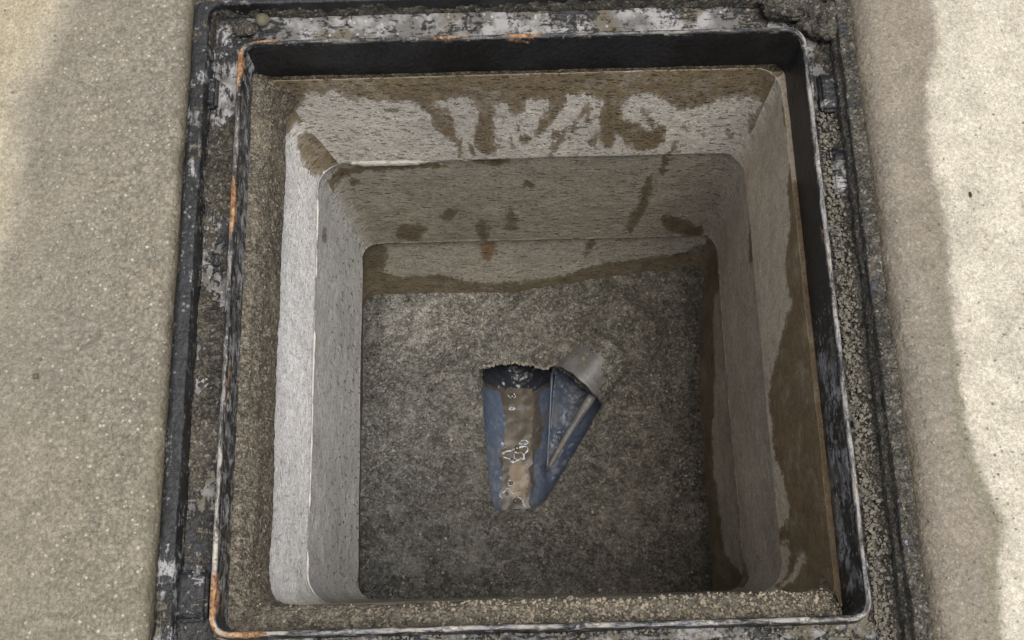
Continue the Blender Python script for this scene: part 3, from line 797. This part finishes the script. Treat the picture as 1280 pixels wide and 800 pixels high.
# ------------------------------------------------------------------ loose grains (uncountable)
def grains(name, pts, rads, mat, label, seed=1):
    bm = bmesh.new(); bmesh.ops.create_icosphere(bm, subdivisions=1, radius=1)
    B = np.array([v.co[:] for v in bm.verts]); BF = np.array([[v.index for v in f.verts] for f in bm.faces]); bm.free()
    R = np.random.RandomState(seed)
    Vs = []; Fs = []
    for i, (p, r) in enumerate(zip(pts, rads)):
        b = B*(1+.28*R.uniform(-1, 1, (len(B), 1)))*np.array([r*R.uniform(.7, 1.3), r*R.uniform(.7, 1.3), r*R.uniform(.6, 1)])
        a = R.uniform(0, 6.28); c, s_ = math.cos(a), math.sin(a)
        b = np.column_stack([b[:, 0]*c-b[:, 1]*s_, b[:, 0]*s_+b[:, 1]*c, b[:, 2]])
        Vs.append(b+p); Fs.append(BF+i*len(B))
    o = mesh_obj(name, np.concatenate(Vs), np.concatenate(Fs), mat, smooth=False)
    return tag(o, label, 'grit', kind='stuff')
nm = (cs[:, 3] > .5) & (cvv > .3) & (cvv < 4.4) & (cV[:, 2] > -.062)
ii = np.where(nm)[0]; pick = NR.choice(ii, 2600)
dens = .25+.75*sstep(-.2, .05, cV[pick][:, 0])
pick = pick[NR.rand(len(pick)) < dens]
grains('mortar_grit', cV[pick]+NR.uniform(-.001, .001, (len(pick), 3)), (.0005+.0017*NR.rand(len(pick))**2.4)*(.65+.35*sstep(-.25, 0, cV[pick][:, 0])), M_grain,
       'coarse tan sand grains along the near edge of the chamber mouth', 3)
nm = (cs[:, 1] > .5) & (cvv > .2) & (cvv < 4.5)
ii = np.where(nm)[0]; pick = NR.choice(ii, 1100)
grains('mortar_grit', cV[pick], .0006+.0012*NR.rand(len(pick))**2, M_grain2, 'fine brown sand grains set in the mortar along the left edge of the chamber mouth', 4)
pp = []; rr_ = []
for k in range(2600):
    t = NR.rand()
    yy = .03+.60*NR.rand()**1.15
    xx = LX1+.009+abs(NR.normal(0, .012))+.004
    if xx > LX1+.043: continue
    pp.append((xx, yy, -.0195+.004*NR.rand())); rr_.append(.0007+.0018*NR.rand()**3)
for k in range(700):
    xx = NR.uniform(-.3, .37); pp.append((xx, LY0-.008-abs(NR.normal(0, .012)), -.0195+.003*NR.rand())); rr_.append(.0007+.0017*NR.rand()**3)
grains('mortar_grit', np.array(pp), rr_, M_grain2, 'dark grey sand grains and crumbs lying in the right and near seat of the iron frame', 5)

# ================================================================== BENCHING FLOOR
ZF = -.650
hole_px = [(602, 462), (606, 459), (613, 457), (620, 454), (631, 456), (643, 453), (655, 456), (664, 455), (672, 459), (681, 462), (687, 459), (693, 456), (712, 470), (735, 490), (753, 506),
           (742, 524), (728, 548), (712, 575), (697, 600), (684, 622), (676, 631), (664, 635), (648, 636), (632, 637), (619, 636), (614, 622), (610, 585), (606, 540), (603, 500)]
hole = np.array([atz(a, b, ZF)[:2] for a, b in hole_px])
stub_c = atz(722, 481, -.640)          # centre of the mouth of the grey pipe
a0 = atz(690, 456, -.645); a1 = atz(752, 506, -.645)
mdir = (a1-a0)[:2]; mdir /= np.linalg.norm(mdir)
adir = np.array([-mdir[1], mdir[0]]);                       # along the pipe, away from the mouth
if adir[1] < 0: adir = -adir
STR = np.linalg.norm((a1-a0)[:2])/2*1.02                     # pipe radius
def floorz(P2):
    P3 = np.column_stack([P2, np.zeros(len(P2))])
    X, Y = P2.T
    z = ZF+.0045*fbm(P3, 9, 3, 121)+.0075*fbm(P3, 26, 4, 123)+.0042*(.5-abs(fbm(P3, 62, 3, 131)))+.0030*fbm(P3, 100, 4, 125, .6)+.0013*fbm(P3, 260, 2, 127)
    # rises into the walls (stronger at the far right), hollow by the channel
    z += .046*sstep(.50, .66, Y)*sstep(-.02, .26, X)
    z += .016*sstep(.26, .31, X)*sstep(.3, .6, Y)
    # mortar packed round the buried pipe
    rel = P2-(stub_c[:2]+adir*.070); al = rel@adir; ac = rel@mdir
    z += .046*np.exp(-((al-.050)/.045)**4-((ac-.004)/.062)**4)*(.9+.1*fbm(P3, 60, 3, 7))
    rel = P2-(stub_c[:2]+adir*.02); al = rel@adir; ac = rel@mdir
    z += .020*np.exp(-(al/.040)**2-((ac-.060)/.024)**2)
    c0, c1_ = atz(588, 436, ZF)[:2], atz(603, 466, ZF)[:2]; ab = c1_-c0; t_ = np.clip((P2-c0)@ab/(ab@ab), 0, 1)
    z -= .006*np.exp(-(np.linalg.norm(P2-(c0+t_[:, None]*ab), axis=1)/.0035)**2)*(.3+.7*t_)
    # shallow gully left of the opening
    d = sdf(P2, hole)
    z += -.004*np.exp(-((d)/.010)**2)
    z += .006*np.exp(-((d+.03)/.03)**2)*sstep(.40, .50, Y)
    return z
def floor():
    x0, x1, y0, y1 = -.256, .331, .10, .676
    sp = .0021
    X = np.arange(x0, x1, sp); Y = np.arange(y0, y1, sp)
    gx, gy = np.meshgrid(X, Y); nx, ny = len(X), len(Y)
    P2 = np.column_stack([gx.ravel(), gy.ravel()])
    d = sdf(P2, hole)
    idx = np.arange(nx*ny).reshape(ny, nx)
    F = np.stack([idx[:-1, :-1], idx[:-1, 1:], idx[1:, 1:], idx[1:, :-1]], -1).reshape(-1, 4)
    cen = P2[F].mean(1); F = F[sdf(cen, hole) < 0]
    # snap rim vertices to the outline
    ed = {}
    for f in F[(np.abs(d[F]).min(1) < .01)]:
        for a, b in ((f[0], f[1]), (f[1], f[2]), (f[2], f[3]), (f[3], f[0])):
            ed.setdefault((min(a, b), max(a, b)), []).append((int(a), int(b)))
    rim = [v[0] for k, v in ed.items() if len(v) == 1 and abs(d[v[0][0]]) < .004 and abs(d[v[0][1]]) < .004]
    rv = sorted({i for e in rim for i in e})
    for i in rv:
        p = P2[i]; best = None
        for j in range(len(hole)):
            a = hole[j]; b = hole[(j+1) % len(hole)]; ab = b-a; t = np.clip((p-a)@ab/(ab@ab), 0, 1); q = a+ab*t; dd = np.linalg.norm(p-q)
            if best is None or dd < best[0]: best = (dd, q)
        P2[i] = best[1]
    P3 = np.column_stack([P2, floorz(P2)])
    jit = np.array(rv)
    far_ = P3[jit][:, 1] > .46
    P3[jit, :2] += (.0022*np.column_stack([fbm(P3[jit], 260, 3, 5, .7), fbm(P3[jit], 260, 3, 6, .7)]))*np.where(far_, 1.8, .4)[:, None]
    P3[jit, 2] -= .0012
    mp = {i: len(P3)+k for k, i in enumerate(rv)}
    cen = hole.mean(0)
    ex = P3[jit].copy(); fr = sstep(.44, .47, ex[:, 1]); ex[:, 2] -= .012+.018*fr; ex[:, :2] += (ex[:, :2]-cen)*.03; ex[:, 1] += .030*fr
    Fl = F.tolist()+[[b, a, mp[a], mp[b]] for a, b in rim]
    V = np.concatenate([P3, ex])
    X, Y = V[:, 0], V[:, 1]
    # tint: cool bluish grey at left, greyish centre, brown at right
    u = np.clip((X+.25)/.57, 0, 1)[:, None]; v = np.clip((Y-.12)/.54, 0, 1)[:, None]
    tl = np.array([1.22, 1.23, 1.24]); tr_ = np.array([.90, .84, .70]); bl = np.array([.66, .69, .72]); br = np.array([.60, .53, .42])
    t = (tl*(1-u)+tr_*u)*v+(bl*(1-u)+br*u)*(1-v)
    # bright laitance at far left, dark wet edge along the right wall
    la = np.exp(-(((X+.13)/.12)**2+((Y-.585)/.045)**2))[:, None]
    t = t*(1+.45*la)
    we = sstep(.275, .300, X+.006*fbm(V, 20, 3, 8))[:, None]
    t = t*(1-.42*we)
    shade_l = sstep(-.205, -.228, X+.006*fbm(V, 20, 3, 8))[:, None]*sstep(.45, .55, Y)[:, None]
    t = t*(1-.35*shade_l)  # shadow of the left recess, far end, put into the floor tint
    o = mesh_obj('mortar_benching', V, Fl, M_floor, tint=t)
    tag(o, 'rough grey mortar benching floor at the bottom of the chamber, cut open over the drain', 'mortar floor')
floor()
gp = np.column_stack([NR.uniform(-.24, .30, 2600), NR.uniform(.12, .63, 2600)])
rimg = [hole[a]*(1-t)+hole[(a+1) % len(hole)]*t+NR.normal(0, .0012, 2)+np.array([0, .0015]) for a in range(1, 13) for t in NR.rand(22)]
gp = gp[(sdf(gp, hole) < -.003) & (fbm(np.column_stack([gp, gp[:, 0]*0]), 16, 3, 3) > -.12)]
gp = gp[[i for i, q in enumerate(gp) if not (-.01 < (q-stub_c[:2])@adir < .12 and abs((q-stub_c[:2])@mdir) < .06)]]
gp = np.concatenate([gp, np.array(rimg)])
grains('mortar_grit', np.column_stack([gp, floorz(gp)+.0003]), .0006+.0019*NR.rand(len(gp))**3.5, M_grain3, 'small crumbs of mortar strewn over the rough chamber floor', 9)

# ================================================================== DRAIN CHANNEL
m0 = atz(651, 455, -.66); m1 = atz(644, 640, -.66)
md = (m0-m1)[:2]; md /= np.linalg.norm(md)                    # main channel direction, away from the viewer
mp_ = np.array([-md[1], md[0]])
RM = .060; ZM = -.668
RB = STR*.93; ZB = -.660
bstart = stub_c[:2]; bend = atz(668, 612, -.66)[:2]
bd = (bstart-bend); bd /= np.linalg.norm(bd)
drain = empty('drain_channel', (float(m1[0]), float(m1[1]), -.73), 'open blue grey plastic drain channel with a branch joining from the right', 'drain channel')
def chan():
    sp = .0016
    x0, x1 = hole[:, 0].min()-.05, hole[:, 0].max()+.06; y0, y1 = hole[:, 1].min()-.04, .640
    X = np.arange(x0, x1, sp); Y = np.arange(y0, y1, sp); gx, gy = np.meshgrid(X, Y); nx, ny = len(X), len(Y)
    P2 = np.column_stack([gx.ravel(), gy.ravel()])
    q = P2-m1[:2]; dm = q@mp_
    zm = np.where(abs(dm) < RM, ZM-np.sqrt(np.clip(RM**2-dm**2, 0, 1)), ZM+(abs(dm)-RM)*6)
    # branch: bends from the mouth direction into the main
    q = P2-bend; al = q@bd; nb = np.array([-bd[1], bd[0]]); Lb = np.linalg.norm(bstart-bend)
    bow = -.010*np.clip(al/Lb, 0, 1.0)*np.clip(1-al/Lb, 0, 1)*4
    db = q@nb-bow
    rb = RB*(.80+.20*np.clip(al/Lb, 0, 1))
    zb = np.where(abs(db) < rb, ZB+.004*np.clip(al/Lb, 0, 1)-np.sqrt(np.clip(rb**2-db**2, 0, 1)), ZB+(abs(db)-rb)*6)
    zb = np.where(al < -.02, zb+(-.02-al)*3, zb)
    z = np.minimum(np.minimum(zm, zb), -.640)
    z = z+.0034*fbm(np.column_stack([P2, P2[:, 0]*0]), 70, 3, 17)+.0006*fbm(np.column_stack([P2, P2[:, 0]*0]), 200, 2, 18)
    main = zm <= zb
    dh = sdf(P2, hole)
    z = np.where(dh < -.001, np.minimum(z, floorz(P2)-.010), z)
    # raised moulded edge of the main channel at the junction
    V = np.column_stack([P2, z])
    idx = np.arange(nx*ny).reshape(ny, nx)
    F = np.stack([idx[:-1, :-1], idx[:-1, 1:], idx[1:, 1:], idx[1:, :-1]], -1).reshape(-1, 4)
    mud_shade = np.where(main, 1.35*sstep(.038, .020, abs(dm+.002+.012*fbm(np.column_stack([P2, P2[:, 0]*0]), 28, 3, 27)))*(.35+.65*sstep(m1[1]+.02, m1[1]+.14, P2[:, 1]))+2.2*sstep(.474, .492, P2[:, 1]+.004*fbm(np.column_stack([P2, P2[:, 0]*0]), 60, 3, 31)), .28)  # silt strip, plus far-end term painting the shade under the mortar rim
    F = F[(dh[F].max(1) > -.045) & (z[F].min(1) < -.664)]
    fm = main[F].mean(1) > .5
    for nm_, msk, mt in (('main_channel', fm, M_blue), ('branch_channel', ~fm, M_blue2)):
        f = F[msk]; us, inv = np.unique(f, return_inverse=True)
        mesh_obj(nm_, V[us], inv.reshape(-1, 4), mt, drain, None, dict(mud_shade=mud_shade[us]))
    return
chan()
def tube(pts, rad, seg=14, cap=True):
    pts = [np.array(p, float) for p in pts]; Vs = []; Fs = []
    for i, p in enumerate(pts):
        t = pts[min(i+1, len(pts)-1)]-pts[max(i-1, 0)]; t /= np.linalg.norm(t)
        a = np.cross(t, [0, 0, 1]); a /= np.linalg.norm(a); b = np.cross(a, t)
        r = rad[i] if hasattr(rad, '__len__') else rad
        for k in range(seg):
            an = 2*math.pi*k/seg; Vs.append(p+r*(a*math.cos(an)+b*math.sin(an)))
    for i in range(len(pts)-1):
        for k in range(seg): Fs.append([i*seg+k, i*seg+(k+1) % seg, (i+1)*seg+(k+1) % seg, (i+1)*seg+k])
    if cap: Fs.append(list(range(seg))[::-1]); Fs.append([(len(pts)-1)*seg+k for k in range(seg)])
    return np.array(Vs), Fs
# grey moulded ridge down the branch
r0 = atz(741, 494, -.652); r1 = atz(684, 588, -.690)
pts = [r0+(r1-r0)*t+np.array([-.003, -.002, 0])*math.sin(t*3.14) for t in np.linspace(0, 1, 14)]
V, F = tube(pts, [.0082-.0048*t for t in np.linspace(0, 1, 14)], 12)
V = V+.0005*fbm(V, 120, 3, 4)[:, None]
mesh_obj('moulded_ridge', V, F, M_grey, drain, None, dict(mud_shade=np.full(len(V), .12)))
# moulded rim of the main channel at the junction
r0 = atz(690, 466, -.662); r1 = atz(684, 588, -.674)
pts = [r0+(r1-r0)*t for t in np.linspace(0, 1, 12)]
V, F = tube(pts, [.0024]*12, 8)
mesh_obj('channel_rim', V, F, M_blue2, drain, None, dict(mud_shade=np.full(len(V), .2)))

# grey pipe stub breaking through the mortar
pipe = empty('grey_pipe', (float(stub_c[0]), float(stub_c[1]), -.66), 'grey plastic pipe end speckled with mortar, poking out of the floor above the branch', 'pipe')
def stub():
    L, th, seg, nl = .125, .0034, 72, 60
    Zc = -.6680; tilt = math.radians(3)
    ax = np.array([adir[0]*math.cos(tilt), adir[1]*math.cos(tilt), -math.sin(tilt)])
    side = np.array([mdir[0], mdir[1], 0]); upv = np.cross(side, ax); upv /= np.linalg.norm(upv)
    if upv[2] < 0: upv = -upv
    o = np.array([stub_c[0], stub_c[1], Zc])
    Vs = []; mud_shade = []
    ring = [(0, STR-th), (0.0008, STR-.0006), (.0016, STR)]+[(.0016+(L-.0016)*j/nl, STR) for j in range(1, nl+1)]
    ring = [(L, STR-th)]*0+[(L*(1-j/20), STR-th) for j in range(20)]+ring
    for j, (l, r) in enumerate(ring):
        for k in range(seg):
            a = 2*math.pi*k/seg
            jag = .0012*math.sin(a*3+1)+.0008*math.sin(a*11) if l < .002 else 0
            Vs.append(o+ax*(l+jag)+r*(side*math.cos(a)+upv*math.sin(a)))
            mud_shade.append(l)
    V = np.array(Vs); V += .0003*fbm(V, 60, 3, 9)[:, None]
    F = []
    for j in range(len(ring)-1):
        for k in range(seg): F.append([j*seg+k, j*seg+(k+1) % seg, (j+1)*seg+(k+1) % seg, (j+1)*seg+k])
    rel = V-o; al = rel@ax; ac = rel@side
    mesh_obj('pipe_wall', V, F, M_grey, pipe, None, dict(mud_shade=.18*np.ones(len(V))+.0*al))
    # lumpy mortar skin clinging to the pipe: patches
    rows = 60; cols = 60; Vm = []
    for i in range(rows):
        for j in range(cols):
            l = .006+.085*i/(rows-1); a = math.radians(-12+150*j/(cols-1))
            Vm.append((l, a))
    Vm = np.array(Vm); base = o+ax*Vm[:, :1]+STR*(side*np.cos(Vm[:, 1:])+upv*np.sin(Vm[:, 1:]))
    nrm = side*np.cos(Vm[:, 1:])+upv*np.sin(Vm[:, 1:])
    cov = fbm(base, 60, 4, 33)*1.1+1.5*sstep(.050, .085, Vm[:, 0])+1.15*sstep(math.radians(75), math.radians(20), Vm[:, 1])*sstep(.006, .03, Vm[:, 0])-.22
    th_ = np.clip(cov, -.5, 1)*.0045+.0008*fbm(base, 220, 3, 35)
    edge = np.minimum.reduce([sstep(.006, .012, Vm[:, 0])])
    Vp = base+nrm*(th_*edge-.0012*(1-edge))[:, None]
    idx = np.arange(rows*cols).reshape(rows, cols)
    F = np.stack([idx[:-1, :-1], idx[:-1, 1:], idx[1:, 1:], idx[1:, :-1]], -1).reshape(-1, 4)
    mesh_obj('mortar_crust', Vp, F, M_floor, pipe, None, None, np.tile([1.15, 1.12, 1.02], (len(Vp), 1)))
stub()

# ------------------------------------------------------------------ muddy water lying in the invert
def water():
    zw = ZM-RM+.0050; sp = .0016
    hw = math.sqrt(RM**2-(RM-.0050)**2)+.002
    L = .484-m1[1]+.03; nl = int(L/sp); nw = 28
    s = np.linspace(-.03, L-.03, nl); w = np.linspace(-hw, hw, nw)
    gs, gw = np.meshgrid(s, w, indexing='ij')
    P = m1[:2]+gs.ravel()[:, None]*md+gw.ravel()[:, None]*mp_
    V = np.column_stack([P, np.full(len(P), zw)]); V[:, 2] += .0006*fbm(V, 50, 2, 3)
    idx = np.arange(nl*nw).reshape(nl, nw)
    F = np.stack([idx[:-1, :-1], idx[:-1, 1:], idx[1:, 1:], idx[1:, :-1]], -1).reshape(-1, 4)
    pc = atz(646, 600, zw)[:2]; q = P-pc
    pale = np.exp(-((q@md)/.038)**4-((q@mp_+.003)/.020)**4)*1.25-.15  # mask of the sky reflection put into the water colour
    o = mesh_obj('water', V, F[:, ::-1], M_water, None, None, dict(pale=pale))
    tag(o, kind='structure')
    return zw
zw = water()

def glint():  # reflected highlights on the water, modelled as white rings
    Vs = []; Fs = []
    def loop(px, py, rx, ry, rad, seed, a0=0, a1=360, wob=.35):
        c = atz(px, py, zw); R = random.Random(seed); ph = [R.uniform(0, 6.28) for _ in range(4)]
        K = 36; pts = []
        for i in range(K+1):
            a = math.radians(a0+(a1-a0)*i/K)
            w = 1+wob*(.5*math.sin(2*a+ph[0])+.35*math.sin(3*a+ph[1])+.3*math.sin(5*a+ph[2]))
            pts.append((c[0]+rx*w*math.cos(a), c[1]+ry*w*math.sin(a), zw+.0006))
        rads = [rad*(.12+1.05*abs(math.sin(i*.35+ph[3])*math.sin(i*.83+ph[1]))) for i in range(K+1)]
        V, F = tube(pts, rads, 8, False)
        V[:, 2] = zw+.0004+(V[:, 2]-zw-.0006)*.6
        b = sum(len(v) for v in Vs); Vs.append(V); Fs.extend([[x+b for x in f] for f in F])
    loop(645, 568, .016, .013, .0024, 1, -10, 350, .5)
    loop(655, 553, .006, .004, .0014, 3)
    loop(648, 570, .007, .007, .0013, 4)
    loop(639, 493, .0075, .0055, .0012, 5, -170, 20)
    loop(622, 504, .0045, .003, .0014, 6, 180, 360)
    loop(640, 511, .0042, .002, .0014, 7)
    loop(638, 604, .0045, .004, .0008, 10)
    loop(636, 620, .012, .010, .0016, 11, 20, 200, .5)
    loop(650, 630, .007, .010, .0020, 12, -60, 110, .4)
    V = np.concatenate(Vs)
    o = mesh_obj('glint', V, Fs, M_glint)
    tag(o, 'white glint rings, highlights modelled as loops on the muddy water in the drain channel', 'glint', kind='stuff')
glint()
def bubbles():
    for px, py, r in ((640, 495, .0040), (636, 536, .0024), (646, 560, .0045), (641, 575, .0035), (639, 604, .0032), (634, 617, .0030), (644, 626, .0036)):
        bm = bmesh.new(); bmesh.ops.create_uvsphere(bm, u_segments=20, v_segments=12, radius=r)
        for v in bm.verts:
            v.co.z = max(v.co.z, -.0002)*.6
        me = bpy.data.meshes.new('bubble'); bm.to_mesh(me); bm.free()
        me.polygons.foreach_set('use_smooth', [True]*len(me.polygons)); me.materials.append(M_bub)
        o = bpy.data.objects.new('bubble', me); COL.objects.link(o); c = atz(px, py, zw); o.location = (c[0], c[1], zw+.0004)
        tag(o, BUB[(px, py)], 'bubble', 'bubbles on the muddy water in the drain')
k = NT('bubble_film'); M_bub = k.done(k.mix(k.noise(k.coord(), 90), (.05, .045, .03), (.10, .085, .055)), .05, None, .8)
BUB = {(640, 495): 'round bubble on the water nearest the far mouth of the channel', (636, 536): 'small lone bubble midway between far mouth and white glint ring',
       (646, 560): 'largest bubble, inside the white glint ring', (641, 575): 'bubble at the near side of the white glint ring',
       (639, 604): 'bubble on the tan patch of water', (634, 617): 'small bubble just nearer than the tan patch of water', (644, 626): 'bubble by the glints at the near end of the channel'}
bubbles()

# sand grains standing proud on the damp surround
pq = np.column_stack([NR.uniform(-.60, -.372, 2600), NR.uniform(-.05, .85, 2600)])
pq = pq[NR.rand(len(pq)) < np.exp(-((pq[:, 0]+.42)/.07)**2)*.9+.08]
pr = np.column_stack([NR.uniform(.425, .66, 700), NR.uniform(-.05, .85, 700)])
grains('mortar_grit', np.column_stack([np.concatenate([pq, pr]), np.full(len(pq)+len(pr), .0104)]), .0005+.0012*NR.rand(len(pq)+len(pr))**3, M_grain4, 'pale sand grains bedded in the pavement surface around the iron frame', 12)

# ================================================================== LIGHT, SKY, CAMERA
w = bpy.data.worlds.new('World'); scene.world = w; w.use_nodes = True
nt = w.node_tree; bg = nt.nodes['Background']
sky = nt.nodes.new('ShaderNodeTexSky'); sky.sky_type = 'NISHITA'; sky.sun_disc = False
SUN_EL, SUN_AZ = 76, 118            # azimuth clockwise from +y
sky.sun_elevation = math.radians(SUN_EL); sky.sun_rotation = math.radians(SUN_AZ)
sky.air_density = 1.0; sky.dust_density = 3.5; sky.ozone_density = .6
hs = nt.nodes.new('ShaderNodeHueSaturation'); hs.inputs['Saturation'].default_value = .45
nt.links.new(sky.outputs[0], hs.inputs['Color']); nt.links.new(hs.outputs[0], bg.inputs[0]); bg.inputs[1].default_value = .15
sl = bpy.data.lights.new('sun', 'SUN'); sl.energy = 2.35; sl.angle = math.radians(40); sl.color = (1, .96, .90)
so = bpy.data.objects.new('sun', sl); COL.objects.link(so); so.location = (2, -1, 4)
el, az = math.radians(SUN_EL), math.radians(SUN_AZ)
d = Vector((math.sin(az)*math.cos(el), math.cos(az)*math.cos(el), math.sin(el)))
so.rotation_euler = d.to_track_quat('Z', 'Y').to_euler()

cd = bpy.data.cameras.new('camera'); cam = bpy.data.objects.new('camera', cd); COL.objects.link(cam)
cd.sensor_fit = 'HORIZONTAL'; cd.sensor_width = 36; cd.lens = 36*FOC/1280; cd.clip_start = .01; cd.clip_end = 1000
mw = Matrix(((RT[0], UP[0], -FW[0], 0), (RT[1], UP[1], -FW[1], 0), (RT[2], UP[2], -FW[2], CAM_H), (0, 0, 0, 1)))
cam.matrix_world = mw
scene.camera = cam
scene.render.resolution_x, scene.render.resolution_y = 1280, 800
scene.view_settings.view_transform = 'Standard'; scene.view_settings.look = 'None'
scene.view_settings.exposure = 0; scene.view_settings.gamma = 1
